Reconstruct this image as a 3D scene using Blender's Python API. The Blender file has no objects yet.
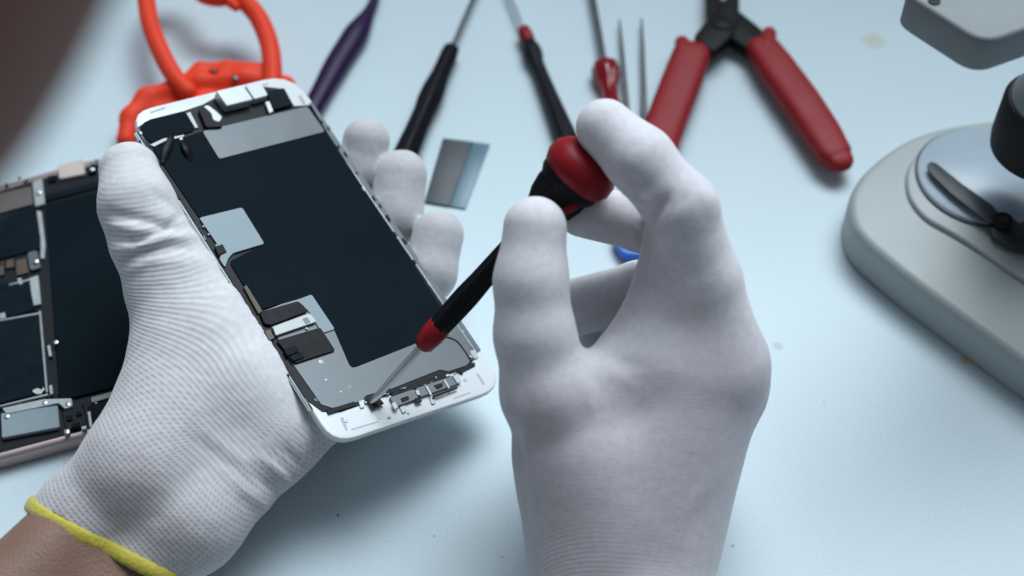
import bpy, bmesh, math, random
import numpy as np
from mathutils import Vector, Matrix
random.seed(4); np.random.seed(4)
SC = bpy.context.scene
COL = SC.collection
# ------------------------------------------------------------------ camera model (everything is laid out in centimetres)
PITCH = math.radians(50); DIST = 59.5; K = .93; LENS = 50.0
FP = 1024 * LENS / 36.0
cC = np.array([0, -DIST * math.cos(PITCH), DIST * math.sin(PITCH)])
cF = np.array([0, math.cos(PITCH), -math.sin(PITCH)])
cU = np.array([0, math.sin(PITCH), math.cos(PITCH)])
cR = np.array([1.0, 0, 0])
def ray(x, y): return cF + cR * ((x - 512) / FP) + cU * ((288 - y) / FP)
def P(x, y, d): return Vector(cC + ray(x, y) * d)                 # a point at a given depth
def T(x, y, z=0.0):                                               # a point at a given height over the desk
    r = ray(x, y); return Vector(cC + r * ((z - cC[2]) / r[2]))
def proj(q):
    q = np.asarray(q) - cC; d = q @ cF
    return 512 + FP * (q @ cR) / d, 288 - FP * (q @ cU) / d
# pose of the loose display: its plane
DQ = [(126, 118), (290, 77), (503, 391), (331, 449)]
def fit_display(W=7.8, H=15.82):
    def rot(v):
        t = np.linalg.norm(v) + 1e-12; k = v / t
        K = np.array([[0, -k[2], k[1]], [k[2], 0, -k[0]], [-k[1], k[0], 0]])
        return np.eye(3) + np.sin(t) * K + (1 - np.cos(t)) * K @ K
    def res(x):
        Rm = rot(x[:3]); out = []
        for (sx, sy), q in zip([(-1, 1), (1, 1), (1, -1), (-1, -1)], DQ):
            a, b = proj(x[3:6] + Rm @ np.array([sx * W / 2, sy * H / 2, 0])); out += [a - q[0], b - q[1]]
        return np.array(out)
    x = np.array([0.2, 0.45, 0.6, *P(310, 255, 53)]); lam = 1.0; r = res(x)
    for i in range(400):
        J = np.stack([(res(x + np.eye(6)[j] * 1e-5) - r) / 1e-5 for j in range(6)], 1)
        dx = -np.linalg.solve(J.T @ J + lam * np.eye(6), J.T @ r); r2 = res(x + dx)
        if r2 @ r2 < r @ r: x = x + dx; r = r2; lam *= .5
        else: lam *= 3
        if lam > 1e9: break
    return rot(x[:3]) @ np.array([0, 0, 1.0]), x[3:6], r @ r
DN, DC, _err = fit_display()
def D(x, y, w=0.0):                                               # a point on the display's plane, w above it
    r = ray(x, y); return Vector(cC + r * (((DC + DN * w - cC) @ DN) / (r @ DN)))
DNV = Vector(DN); ZV = Vector((0, 0, 1)); FV = Vector(cF)
# ------------------------------------------------------------------ objects
def link(o, parent=None):
    COL.objects.link(o)
    if parent: o.parent = parent
    return o
def tag(o, label, cat, group=None, kind=None):
    if label: o['label'] = label
    if cat: o['category'] = cat
    if group: o['group'] = group
    if kind: o['kind'] = kind
    return o
def thing(name, label, cat, loc=(0, 0, 0), group=None):
    o = bpy.data.objects.new(name, None); o.empty_display_size = .01; link(o); o.location = loc
    return tag(o, label, cat, group)
def mesh_obj(name, bm, mat, parent=None, smooth=True, angle=40):
    bmesh.ops.recalc_face_normals(bm, faces=bm.faces)
    me = bpy.data.meshes.new(name); bm.to_mesh(me); bm.free()
    return fin(name, me, mat, parent, smooth, angle)
def fin(name, me, mat, parent=None, smooth=True, angle=40):
    o = bpy.data.objects.new(name, me); me.materials.append(mat)
    if parent:
        q = Vector(parent.location); g = parent.parent
        while g: q = q + Vector(g.location); g = g.parent
        me.transform(Matrix.Translation(-q))
    link(o, parent)
    if smooth:
        me.polygons.foreach_set('use_smooth', [True] * len(me.polygons))
        if angle < 180: me.set_sharp_from_angle(angle=math.radians(angle))
    return o
# ------------------------------------------------------------------ mesh helpers
def roundpoly(pts, r, n=5):
    out = []; N = len(pts)
    rs = r if isinstance(r, (list, tuple)) else [r] * N
    for i in range(N):
        p = Vector(pts[i]); a = Vector(pts[i - 1]) - p; b = Vector(pts[(i + 1) % N]) - p
        q = min(rs[i], a.length * .45, b.length * .45)
        if q < .05: out.append(tuple(p)); continue
        s = p + a.normalized() * q; e = p + b.normalized() * q
        for k in range(n + 1):
            t = k / n; out.append(tuple(s * (1 - t) ** 2 + p * 2 * t * (1 - t) + e * t * t))
    return out
def prism(bm, pts, n, h, bevel=0, seg=2, only_top=False):
    pts = [Vector(p) for p in pts]; n = Vector(n).normalized()
    lo = [bm.verts.new(p) for p in pts]; hi = [bm.verts.new(p + n * h) for p in pts]
    N = len(pts); top = bm.faces.new(hi); fs = [top, bm.faces.new(lo[::-1])]
    for i in range(N): fs.append(bm.faces.new((lo[i], lo[(i + 1) % N], hi[(i + 1) % N], hi[i])))
    bmesh.ops.recalc_face_normals(bm, faces=fs)
    if bevel:
        es = set(top.edges) if only_top else {e for f in (fs[0], fs[1]) for e in f.edges}
        bmesh.ops.bevel(bm, geom=list(es), offset=bevel, segments=seg, affect='EDGES', profile=.5, clamp_overlap=True)
def catmull(pts, rad, n=8):
    if len(pts) < 3: 
        return [pts[0].lerp(pts[1], k / n) for k in range(n + 1)], [rad[0] + (rad[1] - rad[0]) * k / n for k in range(n + 1)]
    P_, R_ = [], []
    for i in range(len(pts) - 1):
        p0 = pts[max(i - 1, 0)]; p1 = pts[i]; p2 = pts[i + 1]; p3 = pts[min(i + 2, len(pts) - 1)]
        for k in range(n):
            t = k / n
            P_.append(.5 * (2 * p1 + (p2 - p0) * t + (2 * p0 - 5 * p1 + 4 * p2 - p3) * t * t + (3 * p1 - p0 - 3 * p2 + p3) * t ** 3))
            R_.append(rad[i] + (rad[i + 1] - rad[i]) * (t * t * (3 - 2 * t)))
    P_.append(pts[-1]); R_.append(rad[-1]); return P_, R_
def tube(bm, pts, rad, seg=16, n=None, flat=1.0, caps=True, closed=False, res=8, box=0.0):
    """swept tube; n = fixed direction for the ring's second axis, flat = its scale; box squares the ring off"""
    pts = [Vector(p) for p in pts]
    rad = list(rad) if isinstance(rad, (list, tuple)) else [rad] * len(pts)
    if closed: P_, R_ = pts, rad
    elif res > 1: P_, R_ = catmull(pts, rad, res)
    else: P_, R_ = pts, rad
    rings = []; M = len(P_); side = None
    ext = []
    if caps and not closed:
        t0 = (P_[0] - P_[1]).normalized(); t1 = (P_[-1] - P_[-2]).normalized()
        pre = [(P_[0] + t0 * R_[0] * math.sin(a), R_[0] * math.cos(a)) for a in (1.5, 1.2, .9, .6, .3)]
        post = [(P_[-1] + t1 * R_[-1] * math.sin(a), R_[-1] * math.cos(a)) for a in (.3, .6, .9, 1.2, 1.5)]
        P_ = [q[0] for q in pre] + P_ + [q[0] for q in post]; R_ = [q[1] for q in pre] + R_ + [q[1] for q in post]; M = len(P_)
    for i in range(M):
        a = P_[(i - 1) % M] if closed else P_[max(i - 1, 0)]; b = P_[(i + 1) % M] if closed else P_[min(i + 1, M - 1)]
        t = (b - a).normalized()
        if n is not None: s = t.cross(Vector(n)).normalized()
        elif side is None: s = t.cross(Vector((.31, .2, .93))).normalized()
        else: s = (side - t * side.dot(t)).normalized()
        side = s; u = s.cross(t).normalized(); ring = []
        for k in range(seg):
            th = 2 * math.pi * k / seg; c, sn = math.cos(th), math.sin(th)
            if box:
                e = 1 - box; c = math.copysign(abs(c) ** e, c); sn = math.copysign(abs(sn) ** e, sn)
            ring.append(bm.verts.new(P_[i] + s * (R_[i] * c) + u * (R_[i] * flat * sn)))
        rings.append(ring)
    for i in range(M if closed else M - 1):
        A, B = rings[i], rings[(i + 1) % M]
        for k in range(seg): bm.faces.new((A[k], A[(k + 1) % seg], B[(k + 1) % seg], B[k]))
    if not closed: bm.faces.new(rings[0][::-1]); bm.faces.new(rings[-1])
def lathe(bm, p0, axis, prof, seg=28, flute=0, fdepth=0.0):
    p0 = Vector(p0); a = Vector(axis).normalized()
    s = a.cross(Vector((.3, .2, .9))).normalized(); u = a.cross(s); rings = []
    for t, r in prof:
        ring = []
        for k in range(seg):
            th = 2 * math.pi * k / seg; q = r * (1 - fdepth * (.5 + .5 * math.cos(flute * th))) if flute else r
            ring.append(bm.verts.new(p0 + a * t + (s * math.cos(th) + u * math.sin(th)) * max(q, .002)))
        rings.append(ring)
    for A, B in zip(rings, rings[1:]):
        for k in range(seg): bm.faces.new((A[k], A[(k + 1) % seg], B[(k + 1) % seg], B[k]))
    bm.faces.new(rings[0][::-1]); bm.faces.new(rings[-1])
# ------------------------------------------------------------------ signed distance bodies -> one continuous mesh
def cone(p, a, ra, b, rb):
    a = np.asarray(a, np.float32); b = np.asarray(b, np.float32); ab = b - a; L = ab @ ab
    t = np.clip(((p - a) @ ab) / L, 0, 1)
    return np.linalg.norm(p - a - t[:, None] * ab, axis=1) - (ra + (rb - ra) * t)
def chain(p, pts, k=.35):
    d = None
    for (a, ra), (b, rb) in zip(pts, pts[1:]):
        c = cone(p, a, ra, b, rb); d = c if d is None else smin(d, c, k)
    return d
def smin(a, b, k):
    h = np.clip(.5 + .5 * (b - a) / k, 0, 1); return b + (a - b) * h - k * h * (1 - h)
def smax(a, b, k): return -smin(-a, -b, k)
def surface(fn, lo, hi, h):
    lo = np.array(lo, np.float32); hi = np.array(hi, np.float32)
    n = np.ceil((hi - lo) / h).astype(int) + 1
    xs = [lo[i] + h * np.arange(n[i], dtype=np.float32) for i in range(3)]
    F = np.empty(n, np.float32)
    for i in range(n[0]):
        Y, Z = np.meshgrid(xs[1], xs[2], indexing='ij')
        F[i] = fn(np.stack([np.full(Y.size, xs[0][i], np.float32), Y.ravel(), Z.ravel()], 1)).reshape(n[1], n[2])
    S = F < 0; c = n - 1
    acc = np.zeros((*c, 3), np.float32); cnt = np.zeros(c, np.float32)
    for ax in range(3):
        o1, o2 = [a for a in range(3) if a != ax]
        for i in (0, 1):
            for j in (0, 1):
                s0 = [None] * 3; s1 = [None] * 3
                s0[ax] = slice(0, c[ax]); s1[ax] = slice(1, c[ax] + 1)
                s0[o1] = s1[o1] = slice(i, c[o1] + i); s0[o2] = s1[o2] = slice(j, c[o2] + j)
                A = F[tuple(s0)]; B = F[tuple(s1)]; m = (A < 0) != (B < 0)
                t = np.where(m, A / np.where(m, A - B, 1), 0)
                acc[..., ax] += np.where(m, t, 0); acc[..., o1] += m * i; acc[..., o2] += m * j; cnt += m
    act = cnt > 0; idx = -np.ones(c, int); idx[act] = np.arange(act.sum())
    V = (np.argwhere(act) + acc[act] / cnt[act][:, None]) * h + lo
    Q = []
    for ax in range(3):
        o1, o2 = [(1, 2), (2, 0), (0, 1)][ax]
        s0 = [slice(1, c[k]) for k in range(3)]; s1 = [slice(1, c[k]) for k in range(3)]
        s0[ax] = slice(0, c[ax]); s1[ax] = slice(1, c[ax] + 1)
        A = S[tuple(s0)]; B = S[tuple(s1)]; m = A != B
        ii = np.argwhere(m); off = np.array([1, 1, 1]); off[ax] = 0; ii = ii + off
        e1 = np.zeros(3, int); e1[o1] = 1; e2 = np.zeros(3, int); e2[o2] = 1
        g = lambda q: idx[q[:, 0], q[:, 1], q[:, 2]]
        q = np.stack([g(ii - e1 - e2), g(ii - e2), g(ii), g(ii - e1)], 1)
        fl = ~A[m]; q[fl] = q[fl][:, ::-1]; Q.append(q)
    Q = np.concatenate(Q); Q = Q[(Q >= 0).all(1)]
    for it in range(2):                                          # settle the vertices onto the surface
        f = fn(V.astype(np.float32)); G = grad(fn, V)
        V = V - G * np.clip(f / np.maximum((G * G).sum(1), .2), -h, h)[:, None]
    return V, Q
def grad(fn, V, e=.02):
    G = np.empty_like(V)
    for a in range(3):
        o = np.zeros(3); o[a] = e
        G[:, a] = (fn((V + o).astype(np.float32)) - fn((V - o).astype(np.float32))) / (2 * e)
    return G
def unit(v): return v / np.maximum(np.linalg.norm(v, axis=1, keepdims=True), 1e-6)
def polydist(px, py, poly):
    best = np.full(px.shape, 1e9)
    tt = np.zeros(px.shape); N = len(poly) - 1
    for i, ((ax, ay), (bx, by)) in enumerate(zip(poly, poly[1:])):
        dx, dy = bx - ax, by - ay; t = np.clip(((px - ax) * dx + (py - ay) * dy) / (dx * dx + dy * dy), 0, 1)
        d = np.hypot(px - ax - t * dx, py - ay - t * dy); m = d < best
        best = np.where(m, d, best); tt = np.where(m, (i + t) / N, tt)
    return best, tt
def sculpt(V, fn, folds):
    """push folds (polylines laid over the visible side) in or out of the cloth"""
    Nn = unit(grad(fn, V)); q = V - cC; d = q @ cF
    px = 512 + FP * (q @ cR) / d; py = 288 - FP * (q @ cU) / d
    face = np.clip(-(Nn * unit(q)).sum(1) * 2.5 + .3, 0, 1); amt = np.zeros(len(V))
    for poly, w, dep in folds:
        dist, t = polydist(px, py, poly); amt += dep * np.exp(-(dist / w) ** 2) * np.sin(np.clip(t, 0, 1) * math.pi * .92 + .12) ** .7 * face
    return V + Nn * amt[:, None]
def slack(V, fn, a=.03):
    from mathutils import noise
    Nn = unit(grad(fn, V)); n = np.array([noise.noise(Vector(v) * .75) * 1.0 + noise.noise(Vector(v) * 2.1) * .35 + noise.noise(Vector((v[0] * 1.2, v[1] * 4, v[2] * 4))) * .22 for v in V])
    return V + Nn * (n * a)[:, None]
def quads_mesh(name, V, Q):
    me = bpy.data.meshes.new(name)
    me.vertices.add(len(V)); me.vertices.foreach_set('co', V.astype(np.float32).ravel())
    me.loops.add(Q.size); me.loops.foreach_set('vertex_index', Q.astype(np.int32).ravel())
    me.polygons.add(len(Q)); me.polygons.foreach_set('loop_start', np.arange(0, Q.size, 4, dtype=np.int32))
    me.update(calc_edges=True); me.validate(); return me
# ------------------------------------------------------------------ materials
def nd(nt, t, **kw):
    n = nt.nodes.new(t)
    for k, v in kw.items():
        if k in n.inputs: n.inputs[k].default_value = v
        else: setattr(n, k, v)
    return n
def mat(name, col, rough=.5, metal=0.0, var=.12, vscale=60, bump=.0, bscale=300, rvar=.1, coat=0, spec=.5, sss=0, trans=0, sheen=0, wear=None):
    m = bpy.data.materials.new(name); m.use_nodes = True; nt = m.node_tree; b = nt.nodes['Principled BSDF']; L = nt.links.new
    tc = nd(nt, 'ShaderNodeTexCoord'); nz = nd(nt, 'ShaderNodeTexNoise', Scale=vscale, Detail=5.0, Roughness=.6); L(tc.outputs['Object'], nz.inputs['Vector'])
    mx = nd(nt, 'ShaderNodeMix', data_type='RGBA')
    mx.inputs[6].default_value = (*[c * (1 - var) for c in col], 1); mx.inputs[7].default_value = (*[min(1, c * (1 + var)) for c in col], 1)
    L(nz.outputs['Fac'], mx.inputs[0]); last = mx.outputs[2]
    if wear:                                                     # scuffs and dust specks of another colour
        n2 = nd(nt, 'ShaderNodeTexNoise', Scale=wear[1], Detail=6.0, Roughness=.7); L(tc.outputs['Object'], n2.inputs['Vector'])
        rp = nd(nt, 'ShaderNodeMapRange'); rp.inputs[1].default_value = wear[2]; rp.inputs[2].default_value = wear[2] + .06; rp.inputs[4].default_value = wear[3]
        L(n2.outputs['Fac'], rp.inputs[0]); m2 = nd(nt, 'ShaderNodeMix', data_type='RGBA'); L(rp.outputs[0], m2.inputs[0]); L(last, m2.inputs[6])
        m2.inputs[7].default_value = (*wear[0], 1); last = m2.outputs[2]
    L(last, b.inputs['Base Color'])
    rr = nd(nt, 'ShaderNodeMapRange'); rr.inputs[3].default_value = max(0, rough - rvar); rr.inputs[4].default_value = min(1, rough + rvar)
    L(nz.outputs['Fac'], rr.inputs[0]); L(rr.outputs[0], b.inputs['Roughness'])
    b.inputs['Metallic'].default_value = metal; b.inputs['Coat Weight'].default_value = coat; b.inputs['Specular IOR Level'].default_value = spec
    b.inputs['Transmission Weight'].default_value = trans; b.inputs['Sheen Weight'].default_value = sheen
    if sss:
        b.inputs['Subsurface Weight'].default_value = sss; b.inputs['Subsurface Radius'].default_value = (1, .55, .45); b.inputs['Subsurface Scale'].default_value = .003
    if bump:
        n3 = nd(nt, 'ShaderNodeTexNoise', Scale=bscale, Detail=4.0); L(tc.outputs['Object'], n3.inputs['Vector'])
        bp = nd(nt, 'ShaderNodeBump', Strength=bump, Distance=.001); L(n3.outputs['Fac'], bp.inputs['Height']); L(bp.outputs[0], b.inputs['Normal'])
    return m
def glove_mat(name, col, col2, rows, cols, strength):
    """white knit nylon: knitted rows and columns follow the 'knit' attribute (u along the limb, v round it, mask)"""
    m = bpy.data.materials.new(name); m.use_nodes = True; nt = m.node_tree; b = nt.nodes['Principled BSDF']; L = nt.links.new
    at = nd(nt, 'ShaderNodeAttribute', attribute_name='knit'); sp = nd(nt, 'ShaderNodeSeparateXYZ'); L(at.outputs['Vector'], sp.inputs[0])
    def mth(op, a, b_=None, c_=None):
        n = nd(nt, 'ShaderNodeMath', operation=op)
        for i, v in enumerate((a, b_, c_)):
            if v is None: continue
            if isinstance(v, (int, float)): n.inputs[i].default_value = v
            else: L(v, n.inputs[i])
        return n.outputs[0]
    at2 = nd(nt, 'ShaderNodeAttribute', attribute_name='knit_mask'); s2 = nd(nt, 'ShaderNodeSeparateXYZ'); L(at2.outputs['Vector'], s2.inputs[0])
    tc = nd(nt, 'ShaderNodeTexCoord'); nz = nd(nt, 'ShaderNodeTexNoise', Scale=55, Detail=2.79); L(tc.outputs['Object'], nz.inputs['Vector'])
    wob = mth('MULTIPLY', nz.outputs['Fac'], .16)
    r_ = mth('SINE', mth('MULTIPLY', mth('ADD', sp.outputs[0], wob), 2 * math.pi / rows))
    c_ = mth('SINE', mth('MULTIPLY', mth('ADD', sp.outputs[1], wob), 2 * math.pi / cols))
    r1 = mth('MULTIPLY_ADD', r_, .5, .5); c1 = mth('MULTIPLY_ADD', c_, .5, .5)
    # rows everywhere the mask says so, open mesh (rows times columns) where the cloth is stretched
    holes = mth('MULTIPLY', mth('POWER', r1, 1.6), mth('POWER', c1, 1.3))
    k = mth('ADD', mth('MULTIPLY', r1, s2.outputs[0]), mth('MULTIPLY', holes, s2.outputs[1]))
    kk = mth('MULTIPLY', k, strength)
    n2 = nd(nt, 'ShaderNodeTexNoise', Scale=26, Detail=4.0); L(tc.outputs['Object'], n2.inputs['Vector'])
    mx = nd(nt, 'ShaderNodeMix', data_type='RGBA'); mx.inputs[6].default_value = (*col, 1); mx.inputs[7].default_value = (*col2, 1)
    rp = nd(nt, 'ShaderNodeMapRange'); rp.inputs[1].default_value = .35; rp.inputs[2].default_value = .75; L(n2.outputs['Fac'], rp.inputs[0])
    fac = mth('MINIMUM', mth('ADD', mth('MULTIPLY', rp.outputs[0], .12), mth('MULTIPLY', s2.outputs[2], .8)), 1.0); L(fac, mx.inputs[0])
    m2 = nd(nt, 'ShaderNodeMix', data_type='RGBA'); L(kk, m2.inputs[0]); L(mx.outputs[2], m2.inputs[6]); m2.inputs[7].default_value = (.27, .22, .25, 1)
    n4 = nd(nt, 'ShaderNodeTexNoise', Scale=420, Detail=2.0); L(tc.outputs['Object'], n4.inputs['Vector'])
    m4 = nd(nt, 'ShaderNodeMix', data_type='RGBA', blend_type='MULTIPLY'); m4.inputs[0].default_value = .32; L(m2.outputs[2], m4.inputs[6]); L(n4.outputs['Color'], m4.inputs[7])
    hs = nd(nt, 'ShaderNodeHueSaturation', Saturation=1.0); 
    bw = nd(nt, 'ShaderNodeRGBToBW'); L(n4.outputs['Color'], bw.inputs[0]); L(bw.outputs[0], m4.inputs[7])
    L(m4.outputs[2], b.inputs['Base Color']); nt.nodes.remove(hs)
    n3 = nd(nt, 'ShaderNodeTexNoise', Scale=900, Detail=2.0); L(tc.outputs['Object'], n3.inputs['Vector'])
    h = mth('ADD', mth('MULTIPLY', k, -1.0), mth('MULTIPLY', n3.outputs['Fac'], .5))
    bp = nd(nt, 'ShaderNodeBump', Strength=.30, Distance=.0004); L(h, bp.inputs['Height']); L(bp.outputs[0], b.inputs['Normal'])
    b.inputs['Roughness'].default_value = .85; b.inputs['Specular IOR Level'].default_value = .25
    b.inputs['Sheen Weight'].default_value = .25; b.inputs['Sheen Roughness'].default_value = .5
    b.inputs['Subsurface Weight'].default_value = .25; b.inputs['Subsurface Radius'].default_value = (1, .7, .6); b.inputs['Subsurface Scale'].default_value = .003
    return m
WHITE = mat('white_plastic', (.74, .77, .78), .35, var=.05, bump=.05, wear=((.4, .42, .43), 90, .66, .5))
FILM = mat('black_film', (.0058, .0115, .0165), .5, var=.35, vscale=22, rvar=.08, spec=.02, bump=.02, wear=((.05, .07, .09), 700, .78, .6))
TRAY = mat('dark_tray', (.005, .008, .011), .45, var=.3, spec=.2)
STEEL = mat('brushed_steel_plate', (.115, .13, .14), .40, .5, var=.22, vscale=90, wear=((.75, .78, .8), 160, .70, .6))
SHIELD = mat('steel_shield', (.215, .275, .30), .55, .25, var=.12, vscale=160, wear=((.8, .85, .9), 220, .70, .5))
GROOVE = mat('grey_groove', (.42, .45, .46), .6)
EAR = mat('bright_tin', (.46, .50, .51), .42, .4, var=.15, vscale=200)
TIN = mat('tinned_metal', (.38, .41, .42), .42, .5, var=.15, vscale=200)
SILVER = mat('silver_label', (.50, .52, .52), .5, .1, var=.06)
COPPER = mat('gold_flex', (.075, .055, .035), .5, .2, var=.2)
FLEX = mat('black_flex', (.007, .007, .009), .4, var=.4, vscale=150, spec=.12, bump=.15, bscale=250)
BATT = mat('battery_wrap', (.005, .0105, .015), .55, var=.3, vscale=30, spec=.02, bump=.04, wear=((.04, .06, .07), 300, .74, .5))
ROSE = mat('rose_aluminium', (.44, .34, .33), .38, .55, var=.06)
CHIP = mat('chip_shield', (.005, .0115, .017), .4, var=.5, vscale=140, spec=.05, wear=((.09, .12, .14), 200, .70, .5))
RED = mat('red_grip_rubber', (.27, .014, .016), .5, spec=.25, var=.15, bump=.06, wear=((.2, .01, .012), 40, .64, .4))
REDCAP = mat('red_cap_plastic', (.25, .009, .014), .42, spec=.2, var=.12, bump=.03)
REDCLR = mat('clear_red_plastic', (.4, .006, .012), .15, var=.3, trans=.5, spec=.6)
BLACK = mat('black_handle', (.008, .009, .011), .45, var=.3, bump=.05, spec=.1, wear=((.05, .05, .055), 200, .7, .5))
BLACKM = mat('black_steel', (.006, .007, .008), .5, .0, var=.3, bump=.08, spec=.12)
SHAFT = mat('tool_steel', (.62, .64, .66), .3, .9, var=.12)
DSHAFT = mat('dark_tool_steel', (.12, .125, .13), .35, .9, var=.15)
ORANGE = mat('orange_red_plastic', (.85, .062, .026), .5, var=.10, bump=.05, spec=.15)
PURPLE = mat('dark_purple_plastic', (.016, .003, .042), .42, spec=.22, var=.3, bump=.05)
GREY = mat('grey_green_enamel', (.37, .41, .405), .45, var=.04, vscale=30, bump=.05, bscale=900, wear=((.28, .31, .30), 110, .71, .5))
GREYD = mat('shaded_head_enamel', (.20, .225, .235), .55, var=.05, bump=.05, bscale=900)  # grey enamel darkened further: the head's shade is put into the colour
PLATE = mat('white_stage', (.37, .45, .52), .34, var=.03, wear=((.25, .3, .36), 120, .67, .6))
CLIP = mat('clip_steel', (.022, .028, .032), .5, .0, var=.25)
RUBBER = mat('black_rubber', (.008, .009, .011), .6, var=.3, bump=.1, spec=.25)
BLUE = mat('blue_coated_steel', (.02, .17, .72), .4, var=.1)
CARDG = mat('grey_coated_sheet', (.042, .052, .058), .5, .0, var=.25, vscale=60, bump=.05)
CARDB = mat('pale_blue_sheet', (.09, .17, .22), .4, .1, var=.25, vscale=120)
YELLOW = mat('yellow_hem', (.50, .43, .05), .85, var=.2, vscale=300, bump=.5, bscale=700, sheen=.3)
SKIN = mat('brown_skin', (.21, .118, .085), .55, var=.22, vscale=60, bump=.3, bscale=900, sss=.15)
SKIN2 = mat('dark_brown_skin', (.24, .105, .072), .55, var=.15, vscale=30, bump=.08, sss=.1)
GLOVE = glove_mat('white_knit_glove', (.83, .83, .845), (.50, .455, .475), .165, .215, .42)
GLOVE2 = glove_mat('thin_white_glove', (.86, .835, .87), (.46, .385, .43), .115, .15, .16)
# desk: white laminate with a faint grain, dust, and two yellowed drips
def desk_mat():
    m = bpy.data.materials.new('white_laminate'); m.use_nodes = True; nt = m.node_tree; b = nt.nodes['Principled BSDF']; L = nt.links.new
    tc = nd(nt, 'ShaderNodeTexCoord'); n1 = nd(nt, 'ShaderNodeTexNoise', Scale=850, Detail=2.0); L(tc.outputs['Object'], n1.inputs['Vector'])
    mx = nd(nt, 'ShaderNodeMix', data_type='RGBA'); mx.inputs[6].default_value = (.555, .665, .71, 1); mx.inputs[7].default_value = (.655, .775, .82, 1); L(n1.outputs['Fac'], mx.inputs[0])
    last = mx.outputs[2]
    n5 = nd(nt, 'ShaderNodeTexNoise', Scale=5, Detail=5.0); L(tc.outputs['Object'], n5.inputs['Vector'])
    m5 = nd(nt, 'ShaderNodeMix', data_type='RGBA', blend_type='MULTIPLY'); rp5 = nd(nt, 'ShaderNodeMapRange'); rp5.inputs[1].default_value = .3; rp5.inputs[2].default_value = .7; rp5.inputs[3].default_value = .93; rp5.inputs[4].default_value = 1.0
    L(n5.outputs['Fac'], rp5.inputs[0]); m5.inputs[0].default_value = 1; L(last, m5.inputs[6]); L(rp5.outputs[0], m5.inputs[7]); last = m5.outputs[2]
    nw = nd(nt, 'ShaderNodeTexNoise', Scale=260, Detail=2.79); L(tc.outputs['Object'], nw.inputs['Vector'])
    spots = [((874, 41), .62, (.52, .55, .42), .7), ((967, 359), .30, (.62, .52, .24), .8), ((778, 346), .22, (.42, .48, .50), .75), ((338, 515), .055, (.10, .10, .10), .9),
             ((434, 536), .06, (.3, .33, .36), .7), ((502, 557), .05, (.25, .28, .3), .7), ((824, 402), .05, (.38, .43, .46), .7), ((733, 546), .07, (.33, .33, .33), .7), ((868, 300), .035, (.4, .44, .46), .7)]
    for (x, y), r, c, a in spots:
        q = T(x, y) * .01
        v = nd(nt, 'ShaderNodeVectorMath', operation='DISTANCE'); L(tc.outputs['Object'], v.inputs[0]); v.inputs[1].default_value = q
        ad = nd(nt, 'ShaderNodeMath', operation='MULTIPLY_ADD'); L(nw.outputs['Fac'], ad.inputs[0]); ad.inputs[1].default_value = r * .01 * 1.1; L(v.outputs['Value'], ad.inputs[2])
        rp = nd(nt, 'ShaderNodeMapRange'); rp.inputs[1].default_value = r * .01 * 1.7; rp.inputs[2].default_value = r * .01 * 1.2; rp.inputs[3].default_value = 0; rp.inputs[4].default_value = a
        L(ad.outputs[0], rp.inputs[0]); k = nd(nt, 'ShaderNodeMix', data_type='RGBA'); L(rp.outputs[0], k.inputs[0]); L(last, k.inputs[6]); k.inputs[7].default_value = (*c, 1); last = k.outputs[2]
    L(last, b.inputs['Base Color']); b.inputs['Roughness'].default_value = .42; b.inputs['Specular IOR Level'].default_value = .4
    bp = nd(nt, 'ShaderNodeBump', Strength=.12, Distance=.0004); L(n1.outputs['Fac'], bp.inputs['Height']); L(bp.outputs[0], b.inputs['Normal'])
    return m
DESK = desk_mat()
WALL = mat('pale_wall', (.55, .56, .57), .8, var=.03)

# ------------------------------------------------------------------ the setting
bm = bmesh.new(); yb = T(512, -75).y
prism(bm, [(-60, -32, -3), (75, -32, -3), (75, yb, -3), (-60, yb, -3)], ZV, 3, .15)
tag(mesh_obj('table', bm, DESK), 'white table top with a few specks and yellow drips', 'table', kind='structure')
bm = bmesh.new(); prism(bm, [(-60, yb + .3, -3), (75, yb + .3, -3), (75, yb + 2, -3), (-60, yb + 2, -3)], ZV, 9)
tag(mesh_obj('wall', bm, WALL), 'pale wall at the back edge of the table', 'wall', kind='structure')

# ------------------------------------------------------------------ loose display held in the left hand
def dpoly(pts, r=0, w=0.0): return [D(x, y, w) for x, y in (roundpoly(pts, r) if r else pts)]
disp = thing('phone_screen', 'loose white framed phone screen with black backing and metal plates, in a gloved palm', 'phone screen', D(315, 260, 0))
bm = bmesh.new(); prism(bm, dpoly(DQ, [24, 30, 26, 24], -.30), DNV, .30, .07, 3); mesh_obj('frame', bm, WHITE, disp)
def dpart(name, polys, m, w0, h, bevel=.012, r=0, parent=disp):
    for p in polys:
        bm = bmesh.new(); prism(bm, dpoly(p, r, w0), DNV, h, bevel, 1); o = mesh_obj(name, bm, m, parent, angle=30)
    return o
dpart('tray', [[(138, 127), (150, 119.5), (184, 111), (203, 104.5), (214, 98.5), (262, 86.5), (284, 89), (294, 106), (313, 105), (330, 134), (470, 345), (476, 357), (468, 368), (340, 412.5), (322, 412), (302, 397), (240, 298), (150, 150)]], TRAY, .002, .02)
dpart('backing_plate', [[(262, 312), (311, 292), (330, 318), (345, 355), (445, 318), (459, 327), (472, 349), (474, 358), (466, 366), (448, 372), (440, 370), (392, 389), (366, 396), (362, 401), (352, 404), (332, 408.5), (321, 405), (293, 365)]], STEEL, .02, .03)
dpart('backing_film', [roundpoly([(152, 148), (198, 133), (311, 105), (328, 134), (440, 306), (455, 328), (351, 369), (335, 332), (312, 295), (261, 310), (254, 303), (229, 262), (264, 244), (242, 208), (199, 218)], [3, 3, 1, 3, 3, 4, 6, 2, 4, 3, 4, 4, 2, 2, 3])], FILM, .045, .03)
bm = bmesh.new()
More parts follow.
